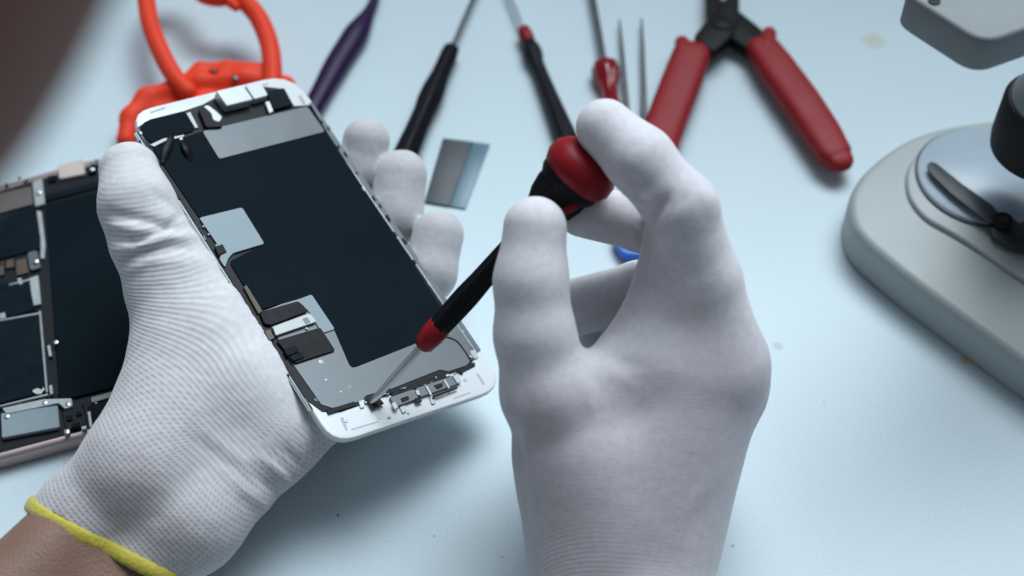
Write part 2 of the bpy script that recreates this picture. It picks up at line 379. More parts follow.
tube(bm, [D(440, 336, .06), D(455, 340, .06), D(464, 350, .06), D(471, 361, .06)], .03, 8)
mesh_obj('seam_tape', bm, FLEX, disp)
dpart('sensor_cover', [[(140, 126.5), (146, 121.5), (184, 111.5), (195, 131), (151, 144), (144, 136)]], FILM, .03, .05, r=4)
dpart('steel_bracket', [roundpoly([(202, 131.5), (307, 106.5), (325, 132), (219, 159.5)], 3)], STEEL, .08, .03)
dpart('grounding_tab', [roundpoly([(199, 218), (242, 207.5), (264.5, 244), (233, 253.5), (228, 259), (225, 268), (219, 259), (222, 252)], 2.5)], SHIELD, .08, .025)
dpart('grounding_tab', [roundpoly([(262, 313), (311.5, 294.5), (335, 329.5), (322, 333.5), (309, 312), (300, 303), (264, 319)], 2.5)], SHIELD, .08, .02)
# front camera and earpiece hardware at the top
dpart('earpiece_bracket', [roundpoly([(213, 98), (240, 91.5), (250.5, 106.5), (224, 113)], 2)], EAR, .02, .42, .03)
dpart('earpiece_bracket', [roundpoly([(242.5, 91), (259, 88), (266, 101), (252, 105)], 2)], EAR, .02, .34, .03)
dpart('camera_module', [[(265, 94), (283, 90), (292, 107), (273, 112)]], CHIP, .02, .16, .02, r=2)
dpart('camera_module', [[(197, 112), (212, 106), (217, 118), (222, 130), (205, 131)]], RUBBER, .02, .2, .03, r=3)
dpart('flex_cable', [[(203, 107), (208, 106), (216, 112), (222, 118), (219, 123), (213, 121), (211, 114)]], WHITE, .2, .06, .02, r=2)
dpart('flex_cable', [[(265, 103), (269, 102), (273, 112), (269, 114)]], WHITE, .16, .06, .01)
dpart('flex_cable', [[(186, 114), (190, 112.5), (198, 128), (195, 129)]], SILVER, .05, .05, .01)
dpart('flex_cable', [[(150, 145), (163, 139), (184, 135), (184, 137), (165, 141.5), (154, 147)]], SILVER, .07, .03, .01)
bm = bmesh.new()
tube(bm, [D(171, 130, .08), D(171, 138, .22), D(166, 150, .2), D(163, 162, .09)], [.07, .12, .17, .1], 10, n=DNV, flat=.3)
tube(bm, [D(181, 138, .08), D(186, 148, .22), D(191, 160, .09)], [.08, .15, .1], 10, n=DNV, flat=.3)
mesh_obj('flex_cable', bm, FLEX, disp)
dpart('flex_connector', [[(179, 139), (182, 138), (184, 145), (181, 146)]], TIN, .08, .06, .01)
# home button flex on the lower left
dpart('flex_cable', [roundpoly([(259, 313), (298, 301.5), (308, 312), (271, 326), (264, 325)], 3)], FLEX, .085, .06, .02)
lab = dpart('connector_cover', [roundpoly([(272, 328), (309, 314.5), (316, 323), (275, 337)], 1.5)], SILVER, .085, .10, .015)
dpart('mark', [roundpoly([(302, 319), (307, 317), (311, 322), (306, 324.5)], 1.5)], STEEL, .187, .004, 0, parent=lab)
dpart('flex_cable', [roundpoly([(276, 341), (320, 328), (335, 351), (295, 364)], 2)], FLEX, .085, .05, .015)
dpart('flex_connector', [[(283, 350), (296, 346), (299, 352), (287, 357)], [(289, 357), (301, 352.5), (304, 358), (293, 362)]], CHIP, .13, .06, .015, r=1)
dpart('flex_connector', [[(263, 333), (269, 331), (274, 340), (268, 343)]], COPPER, .05, .14, .02)
# scuffs of solder and glue on the plate
for x, y, r in [(321, 362, .11), (326, 380, .06), (341, 392, .05)]:
    bm = bmesh.new(); lathe(bm, D(x, y, .05), DNV, [(0, r), (.012, r * .9), (.02, r * .5)], 12); mesh_obj('adhesive_dot', bm, SILVER, disp)
# charging port side: gaps, shields and contacts
dpart('foam_strip', [[(326, 410.5), (354, 402), (355.5, 406), (328, 415)], [(390, 393), (448, 373.5), (450, 377), (392, 397)], [(456, 371), (474, 362.5), (475, 366), (458, 374.5)]], RUBBER, .02, .05, .01)
dpart('port_cover', [roundpoly([(388, 399), (412, 390.5), (418, 400), (394, 409)], 2), roundpoly([(414, 390), (456, 375.5), (459, 385), (419, 399)], 2)], STEEL, .0, .12, .02)
dpart('contact', [[(366, 400), (377, 396), (384, 404), (372, 410)], [(400, 399), (408, 396), (409, 400), (402, 403)], [(414, 399), (420, 397), (422, 402), (416, 404)], [(433, 386), (442, 383), (443, 387), (437, 390)], [(432, 396), (457, 387), (457.5, 389), (433, 398.5)]], RUBBER, .1, .04, .01, r=1)
dpart('contact', [[(425, 387), (427, 386), (432, 395), (430, 396)], [(443, 381), (445, 380), (450, 388.5), (448, 389)], [(415, 391), (418, 390), (420, 395), (417, 396)], [(391, 404), (395, 402), (398, 408), (394, 410)], [(452, 376), (458, 374), (461, 382), (457, 384)]], TIN, .12, .04, .008)
dpart('spring_clip', [[(358, 402), (364, 400), (364, 408), (360, 409)], [(399, 408), (405, 406), (406, 412), (402, 414)], [(429, 399), (434, 397.5), (435, 404), (431, 405)], [(469, 352), (474, 350), (478, 358), (474, 360)], [(387, 417), (390, 416), (391, 418), (388, 419)]], TIN, .0, .06, .01, r=1)
dpart('groove', [[(351, 429), (378, 421), (378.5, 422.2), (351.5, 430.5)], [(453, 398), (470, 392), (470.5, 393.2), (453.5, 399.3)], [(340, 418), (343, 417), (348, 430), (346, 431)], [(476, 374), (478, 373), (485, 384), (483, 385)]], GROOVE, .0, .006, 0)
dpart('groove', [[(150, 112), (165, 107), (165.5, 108.5), (150.5, 113.5)], [(252, 86.5), (268, 83), (268.5, 84.5), (252.5, 88)], [(298, 96), (301, 95), (306, 104), (303, 105)]], GROOVE, .0, .006, 0)
# side rims: a steel channel with a dark seam and small clips
def rim(a, b, sgn, w, o0):
    A = Vector(a); B = Vector(b); d = (B - A).normalized(); s = Vector((-d.y, d.x)) * sgn
    def strip(o0, o1): return [A + s * o0, B + s * o0, B + s * o1, A + s * o1]
    dpart('side_channel', [strip(o0, w)], STEEL, .002, .035, .008)
    dpart('seam', [strip(w + .1, w + 1.5)], RUBBER, .002, .03, .0)
    bm = bmesh.new(); tube(bm, [D(*(A + s * (w * .75)), .045), D(*(B + s * (w * .75)), .045)], .026, 8, res=2); mesh_obj('rim', bm, EAR, disp)
    k = .03
    while k < .97:
        q = A.lerp(B, k) + s * random.uniform(o0 + .8, w + 1); L_ = random.uniform(1.2, 3.6); w_ = random.uniform(.6, 1.2)
        p = [q - d * L_ - s * w_, q + d * L_ - s * w_, q + d * L_ + s * w_, q - d * L_ + s * w_]
        dpart('rim_clip', [p], random.choice((RUBBER, RUBBER, STEEL, TIN, FLEX)), .02, random.uniform(.04, .09), .008); k += random.uniform(.03, .10)
rim((134, 134), (309, 412), -1, 3.0, -1.0); rim((309, 104), (478, 352), 1, 2.6, -3.2)
for x, y, r in [(346, 421, .07), (379, 409, .06), (408, 413, .06), (465, 380, .07), (389, 417, .05), (470, 358, .06), (224, 252, .05), (203, 228, .045), (208, 236, .04), (216, 247, .045), (237, 105, .05), (258, 101, .05), (306, 330, .05), (268, 342, .06), (141, 133, .07), (296, 112, .06), (316, 400, .06), (330, 405, .05)]:
    bm = bmesh.new(); lathe(bm, D(x, y, .0), DNV, [(0, r), (.02, r), (.026, r * .7), (.018, r * .4)] if (y > 378 or y < 115 or x < 150) else [(0, r), (.115, r), (.12, r * .7), (.11, r * .4)], 12); mesh_obj('screw', bm, TIN, disp)
for i in range(26):
    t = i / 25; x, y = 362 + t * 96 + random.uniform(-2, 2), 403.5 - t * 30 + random.uniform(-3, 6); a, b = random.uniform(1, 3.5), random.uniform(.8, 2)
    dpart('port_part', [[(x, y), (x + a, y - a * .33), (x + a + b * .5, y - a * .33 + b), (x + b * .5, y + b)]], random.choice((TIN, EAR, RUBBER, STEEL, STEEL, CHIP)), .01, random.uniform(.05, .11), .008)
dpart('side_flex', [[(243, 288), (246, 286), (262, 312), (258, 315)]], COPPER, .05, .08, .01)
dpart('side_clip', [[(214, 248), (222, 245.5), (226, 253), (218, 257)]], RUBBER, .06, .1, .02)

# ------------------------------------------------------------------ gloved hands
def knit_attrs(me, uv, mask):
    a = me.attributes.new('knit', 'FLOAT_VECTOR', 'POINT'); a.data.foreach_set('vector', np.concatenate([uv, np.zeros((len(uv), 1))], 1).astype(np.float32).ravel())
    a = me.attributes.new('knit_mask', 'FLOAT_VECTOR', 'POINT'); a.data.foreach_set('vector', mask.astype(np.float32).ravel())
def sstep(a, b, x): t = np.clip((x - a) / (b - a), 0, 1); return t * t * (3 - 2 * t)
def pxpy(V):
    q = V - cC; d = q @ cF; return 512 + FP * (q @ cR) / d, 288 - FP * (q @ cU) / d
# left hand: palm up under the display, thumb along its left edge, three fingertips over its right edge
WR = 48.7
la = np.array(P(166, 493, WR)); lb = np.array(P(110, 545, WR)); l_ax = (la - lb) / np.linalg.norm(la - lb)
l_sd = np.array(P(255, 560, WR)) - la; l_sd -= l_ax * (l_sd @ l_ax); l_sd /= np.linalg.norm(l_sd)
l_nm = np.cross(l_ax, l_sd); l_nm *= -np.sign(l_nm @ cF)
cufA = np.array(P(33, 505, WR)); cufB = np.array(P(178, 578, WR)); cuf_n = np.cross(cufB - cufA, cF); cuf_n /= np.linalg.norm(cuf_n)
if cuf_n @ l_ax < 0: cuf_n = -cuf_n
cuf_n = cuf_n + .16 * cF; cuf_n /= np.linalg.norm(cuf_n); cuf_c = np.array(P(106, 540, WR))
def off(x, y, d, s=0.0): return np.array(P(x, y, d)) + l_sd * s
thumb_l = [(D(129, 171, -.25), 1.10), (D(137, 205, -.35), 1.33), (D(152, 243, -.8), 1.42), (D(178, 292, -1.5), 1.80), (D(203, 342, -2.1), 2.25), (D(228, 390, -2.3), 2.3)]
fing_l = [[(D(330, 300, -2.4), 1.1), (D(330, 205, -2.2), 1.0), (D(361, 170, -.75), .97), (D(366, 141, .05), .97)],
          [(D(360, 320, -2.4), 1.1), (D(375, 250, -2.3), 1.0), (D(395, 215, -.75), 1.1), (D(401, 176, .1), 1.07)],
          [(D(390, 350, -2.4), 1.1), (D(415, 300, -2.2), .98), (D(430, 272, -.75), 1.05), (D(438, 235, .05), 1.02)],
          [(D(400, 390, -2.5), 1.0), (D(440, 350, -2.6), .9), (D(430, 318, -2.6), .85)]]
def left_hand(p, cut=True):
    d = smin(cone(p, off(166, 493, WR, -1.25), 1.85, D(226, 395, -2.1), 2.2), cone(p, off(166, 493, WR, 1.25), 1.75, D(272, 436, -2.2), 1.62), 1.3)
    d = smin(d, cone(p, off(166, 493, WR, -1.2), 1.85, off(110, 545, WR, -1.15), 1.78), .6)
    d = smin(d, cone(p, off(166, 493, WR, 1.25), 1.75, off(110, 545, WR, 1.2), 1.7), .6)
    d = smin(d, cone(p, off(110, 545, WR, -1.15), 1.78, off(60, 605, WR, -1.1), 1.75), .5)
    d = smin(d, cone(p, off(110, 545, WR, 1.2), 1.7, off(60, 605, WR, 1.1), 1.7), .5)
    d = smin(d, cone(p, D(272, 436, -2.2), 1.6, D(385, 365, -2.3), 1.3), .8)
    d = smin(d, cone(p, D(240, 390, -2.2), 2.0, D(325, 290, -2.4), 1.3), 1.2)
    d = smin(d, cone(p, D(260, 410, -2.2), 1.8, D(360, 320, -2.4), 1.3), 1.0)
    d = smin(d, cone(p, off(166, 493, WR, -1.2), 1.9, D(196, 348, -2.1), 2.15), .7)
    d = smin(d, chain(p, thumb_l, .5), .9)
    F = None
    for f in fing_l:
        c = chain(p, f, .3); F = c if F is None else smin(F, c, .08)
    d = smin(d, F, .4)
    if cut: d = smax(d, -((p - cuf_c.astype(np.float32)) @ cuf_n.astype(np.float32)), .05)
    d = smax(d, ((p - DC.astype(np.float32)) @ DN.astype(np.float32) + .31) * inside(p) - (1 - inside(p)) * 50, .1)
    return d
# the display's footprint, so the palm stays under it
_du = np.array(DQ, float); 
_dw = [np.array(D(*q, -.15)) for q in DQ]; _e1 = (_dw[1] - _dw[0]); _e1 /= np.linalg.norm(_e1); _e2 = np.cross(DN, _e1)
_poly = np.array([[(w - _dw[0]) @ _e1, (w - _dw[0]) @ _e2] for w in _dw])
def inside(p):
    q = np.stack([(p - _dw[0]) @ _e1, (p - _dw[0]) @ _e2], 1); m = np.full(len(p), 1e9)
    cen = _poly.mean(0)
    for i in range(4):
        a, b = _poly[i], _poly[(i + 1) % 4]; nn = np.array([-(b - a)[1], (b - a)[0]]); nn /= np.linalg.norm(nn)
        if (cen - a) @ nn < 0: nn = -nn
        m = np.minimum(m, (q - a) @ nn)
    return np.clip(m / .12 + .5, 0, 1).astype(np.float32)
def bounds(seeds, pad): s = np.array(seeds); return s.min(0) - pad, s.max(0) + pad
seeds = [np.array(q[0]) for q in thumb_l] + [np.array(q[0]) for f in fing_l for q in f] + [la, lb]
lo, hi = bounds(seeds, 3.4)
V, Q = surface(left_hand, lo, hi, .12)
folds = [([(108, 213), (140, 219), (176, 228), (192, 224)], 5, -.16), ([(112, 238), (135, 243), (165, 228), (186, 212)], 4.5, -.14), ([(116, 262), (138, 252), (170, 246), (205, 250)], 5, -.13),
         ([(105, 224), (128, 228), (150, 232)], 4, .10), ([(112, 250), (135, 248), (168, 238), (198, 236)], 4.5, .13), ([(120, 275), (150, 262), (190, 262)], 5, .09), ([(150, 190), (172, 205), (190, 222)], 4, -.07),
         ([(258, 455), (276, 470), (290, 484)], 5, .14), ([(245, 462), (262, 480), (280, 495)], 5, -.10), ([(225, 470), (246, 492), (268, 508)], 6, .10), ([(200, 428), (235, 455), (262, 478)], 5, .06), ([(190, 436), (225, 462), (250, 486)], 5, -.05),
         ([(280, 445), (296, 460), (305, 470)], 4, -.08)]
V = slack(sculpt(V, left_hand, folds), left_hand, .035)
lh = thing('gloved_hand', 'palm up hand in white knit glove with yellow hem, holding the loose phone screen', 'hand', tuple(cuf_c))
me = quads_mesh('glove', V, Q)
px, py = pxpy(V)
rel = V - la; ua = rel @ l_ax; va = np.arctan2(rel @ l_sd, rel @ l_nm) * 3.0
M0 = np.array(D(190, 350, -1)); wt = sstep(455, 300, py + px * .25)
u = ((V - M0) @ l_ax) * (1 - wt) + ((V - M0) @ (cU * .9 + cR * -.12 - cF * .3)) * wt
arm = (px - 166) * .6 - (py - 493) * .8                                # how far up the arm, in the picture's plane
side = (px - 166) * .8 + (py - 493) * .6
meshm = sstep(150, 60, arm) * (1 - .0 * side)
meshm = np.maximum(meshm, sstep(-20, 40, arm) * sstep(210, 120, arm) * sstep(-10, 60, side))
rows = .75 * sstep(330, 240, arm - side * .4) * sstep(70, -10, side + (arm - 150) * .1) + .25
rows = np.clip(rows, 0, 1) * (1 - .6 * meshm)
smoothm = 1 - .85 * sstep(-25, 25, px - (188 + .5 * (py - 260))) * sstep(450, 410, py)
rows *= smoothm; meshm = meshm * smoothm
fingers = sstep(325, 345, px) * sstep(330, 300, py)
mask = np.stack([rows * (1 - fingers) * .8, meshm * (1 - fingers), fingers * .45 + .65 * meshm * (1 - fingers)], 1)
knit_attrs(me, np.stack([u, va], 1), mask)
fin('glove', me, GLOVE, lh, angle=180)
# yellow hem round the cuff, and the forearm below it
def ring_at(fn, c, n, N=72, grow=0.0):
    a = np.cross(n, [.3, .9, .2]); a /= np.linalg.norm(a); b = np.cross(n, a); out = []
    for k in range(N):
        dr = a * math.cos(2 * math.pi * k / N) + b * math.sin(2 * math.pi * k / N)
        s = np.linspace(.5, 6, 500)[:, None]; f = fn((c + dr * s).astype(np.float32), False); i = np.argmax(f > 0); out.append(Vector(c + dr * (s[i, 0] + grow)))
    return out
bm = bmesh.new(); tube(bm, ring_at(left_hand, cuf_c, cuf_n, N=240, grow=.0), [.145 + .008 * math.sin(i * math.pi * .5) for i in range(240)], 12, n=cuf_n, flat=1.75, closed=True, caps=False, box=.2); mesh_obj('hem', bm, YELLOW, lh, angle=180)
e0 = off(118, 536, WR); e1 = off(-10, 680, 45.8); e2 = off(-150, 850, 42.0)
def forearm(p):
    d = None
    for s, r in ((-1.1, 1.55), (1.1, 1.45)):
        c = chain(p, [(e0 + l_sd * s, r), (e1 + l_sd * s * 1.25, r * 1.12), (e2 + l_sd * s * 1.4, r * 1.25)], .5); d = c if d is None else smin(d, c, 1.3)
    return d
lo, hi = bounds([e0, e1, e2], 4.4); V, Q = surface(forearm, lo, hi, .22); fin('forearm', quads_mesh('forearm', V, Q), SKIN, lh, angle=180)

# right hand: thumb and index finger pinch the screwdriver, the other fingers curl behind
H = 46.0
S0 = D(371, 403, .10); S1 = P(601, 147, 46.4)
thumb_r = [((535, 228, H - .1), 1.03), ((531, 282, H - .15), 1.10), ((535, 335, H + .05), 1.22), ((548, 392, H + .5), 1.46), ((578, 455, H + 1.3), 1.85), ((598, 530, H + 1.7), 1.9)]
index_r = [((605, 128, H - .1), .95), ((640, 160, H - .5), 1.06), ((681, 208, H - .4), 1.14), ((704, 280, H + .5), 1.20), ((720, 358, H + 1.4), 1.50)]
flesh_r = [((675, 218, H + .9), 1.0), ((677, 288, H + 1.3), 1.38), ((660, 352, H + 1.75), 1.95)]
web_r = [((556, 400, H + .4), 1.2), ((655, 378, H + 1.8), 1.5)]
middle_r = [((583, 212, H + 2.2), .86), ((645, 223, H + 2.6), 1.0), ((694, 240, H + 2.79), 1.02), ((726, 385, H + 3), 1.3)]
ring_r = [((548, 314, H + 4.0), 1.0), ((640, 291, H + 4.6), 1.05), ((690, 300, H + 5.0), 1.05), ((712, 398, H + 4.6), 1.2)]
pinky_r = [((590, 352, H + 5.4), .9), ((640, 352, H + 6.2), .95), ((690, 370, H + 6.4), .95), ((700, 415, H + 5.8), 1.1)]
cv = lambda c: [(np.array(P(*q)), r) for q, r in c]
thumb_r, index_r, middle_r, ring_r, pinky_r, flesh_r, web_r = map(cv, (thumb_r, index_r, middle_r, ring_r, pinky_r, flesh_r, web_r))
rw0 = np.array(P(588, 610, H + 1.6)); rw1 = np.array(P(643, 605, H + 1.9)); ra0 = np.array(P(596, 760, H - 1.6)); ra1 = np.array(P(664, 760, H - 1.4))
rcut_c = np.array(P(630, 735, H - 1)); rcut_n = np.array(P(625, 600, H + 1.7)) - np.array(P(632, 760, H - 1.5)); rcut_n /= np.linalg.norm(rcut_n)
def right_hand(p, cut=True):
    d = smin(cone(p, rw0, 1.95, P(584, 455, H + 1.6), 2.15), cone(p, rw1, 1.85, P(680, 385, H + 2.8), 2.15), 1.0)
    d = smin(d, cone(p, P(612, 480, H + 2.0), 2.3, P(708, 376, H + 1.7), 1.6), 1.4)
    d = smin(d, cone(p, rw1, 1.8, P(690, 415, H + 4.0), 1.75), 1.0)
    d = smin(d, cone(p, rw0, 1.95, ra0, 1.95), .5); d = smin(d, cone(p, rw1, 1.95, ra1, 1.95), 1.0)
    d = smin(d, cone(p, P(729, 374, H + 2.3), 1.05, P(668, 530, H + 2.4), 1.6), .9)
    d = smin(d, cone(p, P(690, 385, H + 1.55), 1.75, P(632, 560, H + 1.8), 2.0), 1.2)
    d = smin(d, chain(p, thumb_r, .6), .9); d = smin(d, chain(p, web_r, .5), .7)
    F = smin(chain(p, index_r, .35), chain(p, flesh_r, .5), .7)
    for f in (middle_r, ring_r, pinky_r): F = smin(F, chain(p, f, .3), .10)
    d = smin(d, F, .95)
    if cut: d = smax(d, -((p - rcut_c.astype(np.float32)) @ rcut_n.astype(np.float32)), .05)
    return d
lo, hi = bounds([q[0] for c in (thumb_r, index_r, middle_r, ring_r, pinky_r) for q in c] + [rw0, rw1, ra0, ra1], 3.2)
V, Q = surface(right_hand, lo, hi, .12)
folds = [([(668, 196), (657, 210), (646, 226), (640, 250)], 6, -.24), ([(622, 188), (640, 200), (654, 204)], 5, .10), ([(676, 208), (664, 232), (656, 262), (646, 300)], 7, .10), ([(652, 262), (640, 300), (618, 338)], 6, -.06), ([(700, 186), (712, 200), (716, 220)], 8, .07), ([(599, 358), (612, 374), (630, 384)], 8, .07), ([(606, 350), (626, 362), (648, 366)], 7, -.05), ([(588, 362), (598, 382), (606, 402)], 7, -.05), ([(584, 372), (588, 396), (592, 416)], 7, .05),
         ([(513, 420), (520, 455), (524, 480)], 6, -.09), ([(520, 400), (527, 450), (534, 500)], 6, .07), ([(655, 205), (648, 222), (650, 238)], 3, -.05), ([(688, 196), (676, 206), (668, 222)], 3, -.03), ([(600, 350), (616, 343), (634, 322)], 4, .05), ([(516, 470), (526, 500), (532, 540)], 5, -.05), ([(716, 490), (700, 515), (690, 550)], 9, -.05), ([(706, 480), (690, 510), (680, 550)], 9, .04), ([(622, 168), (636, 182), (650, 188)], 6, -.06),
         ([(575, 318), (582, 345), (592, 362)], 4, -.03)]
V = slack(sculpt(V, right_hand, folds), right_hand, .012)
rh = thing('gloved_hand', 'hand in smooth thin white glove pinching a screwdriver between thumb and index finger', 'hand', tuple(rcut_c))
me = quads_mesh('glove', V, Q); px, py = pxpy(V)
r_ax = rcut_n; r_sd = rw1 - rw0; r_sd -= r_ax * (r_sd @ r_ax); r_sd /= np.linalg.norm(r_sd); r_nm = np.cross(r_ax, r_sd); r_nm *= -np.sign(r_nm @ cF)
rel = V - (rw0 + rw1) / 2
kn = sstep(500, 570, py + (560 - px) * .25) * (.3 + .7 * sstep(650, 545, px))
shade_tint = .62 * sstep(330, 400, py + .25 * (px - 640)) + .35 * np.exp(-((px - 715) / 40) ** 2 - ((py - 350) / 45) ** 2) + .2 * np.exp(-((px - 540) / 40) ** 2 - ((py - 380) / 60) ** 2) + .22 * np.exp(-((px - 690) / 30) ** 2 - ((py - 205) / 30) ** 2)  # hand's shade painted into the colour, along with skin showing through
knit_attrs(me, np.stack([rel @ r_ax, np.arctan2(rel @ r_sd, rel @ r_nm) * 3], 1), np.stack([.08 + .45 * kn, .12 * kn, .7 * shade_tint], 1))
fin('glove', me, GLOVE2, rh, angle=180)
bm = bmesh.new(); tube(bm, ring_at(right_hand, rcut_c, rcut_n, grow=.02), .25, 12, closed=True, caps=False); mesh_obj('hem', bm, YELLOW, rh, angle=180)
f0 = np.array(P(628, 715, H - .8)); f1 = np.array(P(640, 900, H - 6)); r_s = (ra1 - ra0) / np.linalg.norm(ra1 - ra0)
def forearm_r(p): return smin(cone(p, f0 - r_s * 1, 1.8, f1 - r_s * 1.3, 2.2), cone(p, f0 + r_s * 1, 1.8, f1 + r_s * 1.3, 2.2), 1.2)
lo, hi = bounds([f0, f1], 5); V, Q = surface(forearm_r, lo, hi, .25); fin('forearm', quads_mesh('forearm', V, Q), SKIN, rh, angle=180)

# ------------------------------------------------------------------ bare arm of somebody close to the camera
A_ = P(-255, -60, 14.5); 
pr = thing('person', 'bare brown arm close to the lens, a blurred shape across the corner', 'person', tuple(P(-480, 330, 14.5)))
a0, a1, a2 = [np.array(P(x, y, d)) for x, y, d in ((-560, 520, 15.0), (-262, -60, 14.5), (60, -640, 14.0))]
def bare_arm(p): return chain(p, [(a0, 2.79), (a1, 3.25), (a2, 3.7)], 1.0)
lo, hi = bounds([a0, a1, a2], 4.5); V, Q = surface(bare_arm, lo, hi, .3); fin('arm', quads_mesh('arm', V, Q), SKIN2, pr, angle=180)

# ------------------------------------------------------------------ screwdrivers
def driver(name, label, p0, p1, shaft, shaft_r, pieces, group='screwdrivers'):
    """p0 tip, p1 butt end; pieces: (part, material, profile as fractions of the length and radii, flutes)"""
    p0 = Vector(p0); p1 = Vector(p1); ax = (p1 - p0).normalized(); L_ = (p1 - p0).length
    k = 1 if 'pinched over' in label else K; shaft_r *= k
    t = thing(name, label, 'screwdriver', tuple(p0), group)
    bm = bmesh.new(); e = shaft * L_
    lathe(bm, p0, ax, [(0, shaft_r * .55), (.25, shaft_r * .8), (.7, shaft_r), (e, shaft_r), (e + .3, shaft_r)], 16); mesh_obj('shaft', bm, SHAFT if 'held' in label or 'pinched' in label else DSHAFT, t)
    for nm, m, prof, fl in pieces:
        bm = bmesh.new(); lathe(bm, p0, ax, [(f * L_, r * k) for f, r in prof], 36, fl, .1 if fl else 0); mesh_obj(nm, bm, m, t, angle=35)
    return t
dl = (S1 - S0).length
hd = driver('screwdriver', 'held precision screwdriver with red collar and red mushroom cap, pinched over the phone screen', S0, S1, .26, .14,
       [('collar', REDCAP, [(.235, .26), (.245, .36), (.275, .42), (.315, .44), (.325, .36)], 0),
        ('handle', BLACK, [(.312, .38), (.33, .43), (.38, .45), (.44, .46), (.5, .42), (.62, .40), (.72, .44), (.76, .66), (.80, .9), (.84, 1.0), (.855, 1.0), (.86, .5)], 8),
        ('cap_ring', BLACK, [(.845, .5), (.85, .95), (.87, 1.1), (.90, 1.12), (.905, .8)], 0)])
bm = bmesh.new(); ax = (S1 - S0).normalized(); dcap = (ax * .8 + Vector(cR) * .15 + Vector(cU) * .1).normalized()
lathe(bm, S0 + ax * (dl * .895), ax, [(-.2, .9), (-.08, 1.16), (.2, 1.27), (.55, 1.24), (.8, 1.08), (1.0, .84), (1.12, .54), (1.18, .2), (1.19, .02)], 40)
mesh_obj('cap', bm, REDCAP, hd, angle=60)
bm = bmesh.new(); _q = S0 + ax * (dl * .83) + Vector(cR) * .25 - Vector(cU) * .55 - FV * .62
tube(bm, [_q - Vector(cR) * .16, _q + Vector(cR) * .2 + Vector(cU) * .12], .2, 12, res=3); mesh_obj('grip_inlay', bm, REDCAP, hd, angle=180)
driver('screwdriver', 'black handled precision screwdriver with small red collar lying behind the pinched cap', T(504, -20, .5), T(585, 185, .55), .28, .11,
       [('collar', REDCAP, [(.262, .16), (.27, .34), (.30, .40), (.335, .36), (.34, .3)], 0),
        ('handle', BLACK, [(.33, .30), (.35, .44), (.38, .50), (.41, .46), (.44, .36), (.5, .37), (.6, .42), (.72, .50), (.85, .6), (.97, .6), (1.0, .3)], 6)])
driver('screwdriver', 'all black slim screwdriver lying by the fingertips', T(484, -26, .5), T(398, 172, .55), .43, .12,
       [('handle', BLACK, [(.40, .2), (.41, .42), (.44, .48), (.50, .48), (.55, .50), (.62, .62), (.68, .64), (.74, .56), (.82, .58), (.93, .64), (.985, .58), (1.0, .3)], 6)])
driver('screwdriver', 'small clear red handled screwdriver with dark shaft lying by the tweezers', T(589, -24, .5), T(618, 140, .5), .57, .16,
       [('handle', REDCLR, [(.565, .2), (.57, .58), (.59, .74), (.63, .76), (.67, .62), (.70, .44), (.76, .42), (.85, .52), (.96, .5), (1.0, .3)], 8)])

# purple spudger
sp = thing('spudger', 'dark purple plastic spudger with a thin pointed end', 'pry tool', tuple(T(312, 110, 0)))
bm = bmesh.new(); tube(bm, [T(382, -24, .45), T(372, 5, .45), T(355, 35, .5), T(338, 62, .5), T(318, 98, .5), T(296, 138, .45)], [.08, .26, .62, .60, .5, .42], 18, n=ZV, flat=.72); mesh_obj('handle', bm, PURPLE, sp, angle=180)

# tweezers
tw = thing('tweezers', 'thin steel tweezers with two open points and a blue coated end', 'tweezers', tuple(T(630, 250, .4)))
for pts in ([(619.5, 20), (623, 60), (627, 110), (630, 160), (629, 205)], [(641.5, 19), (643, 60), (644, 110), (640, 160), (634, 205)]):
    bm = bmesh.new(); tube(bm, [T(x, y, .4) for x, y in pts], [.05, .10, .13, .22, .3], 10, n=ZV, flat=.6); mesh_obj('prong', bm, DSHAFT, tw)
bm = bmesh.new(); prism(bm, [T(x, y, .2) for x, y in roundpoly([(620, 196), (642, 196), (652, 246), (648, 262), (622, 260), (612, 245)], 5)], ZV, .4, .08); mesh_obj('grip', bm, BLUE, tw)

# ------------------------------------------------------------------ cutting pliers
pl = thing('cutting_pliers', 'black cutting pliers with thick red handles spread open', 'pliers', tuple(T(722, 25, 0)))
def grip(path, rads, bump_pt):
    bm = bmesh.new(); tube(bm, [T(x, y, .85) for x, y in path], [r * .96 for r in rads], 22, n=ZV, flat=.6, box=.34)
    tube(bm, [T(*bump_pt[0], .9), T(*bump_pt[1], .9)], [.36, .5], 14, res=4)
    mesh_obj('handle_grip', bm, RED, pl, angle=180)
grip([(691, 56), (680, 86), (667, 120), (655, 155), (648, 195), (650, 225)], [.95, .98, .96, .96, .94, .8], [(682, 43), (686, 56)])
grip([(764, 50), (779, 72), (799, 100), (818, 128), (833, 152), (839, 160)], [.86, .96, .98, .94, .84, .66], [(769, 34), (766, 50)])
# the two crossed steel halves
def half(pts, z, h):
    bm = bmesh.new(); prism(bm, [T(x, y, z) for x, y in roundpoly(pts, 4)], ZV, h, .09); mesh_obj('steel_half', bm, BLACKM, pl, angle=35)
half([(762, 40), (752, 62), (730, 48), (709, 30), (705, 18), (705, -2), (706, -18), (714, -20), (716, 4), (721, 10), (735, 18)], .35, .62)
half([(692, 46), (712, 62), (730, 46), (737, 28), (738, 14), (738, -2), (736, -18), (728, -20), (727, 5), (721, 12), (707, 28)], .62, .62)
bm = bmesh.new(); lathe(bm, T(722, 24, 1.2), ZV, [(0, .5), (.1, .5), (.14, .42)], 20); mesh_obj('rivet', bm, BLACKM, pl)

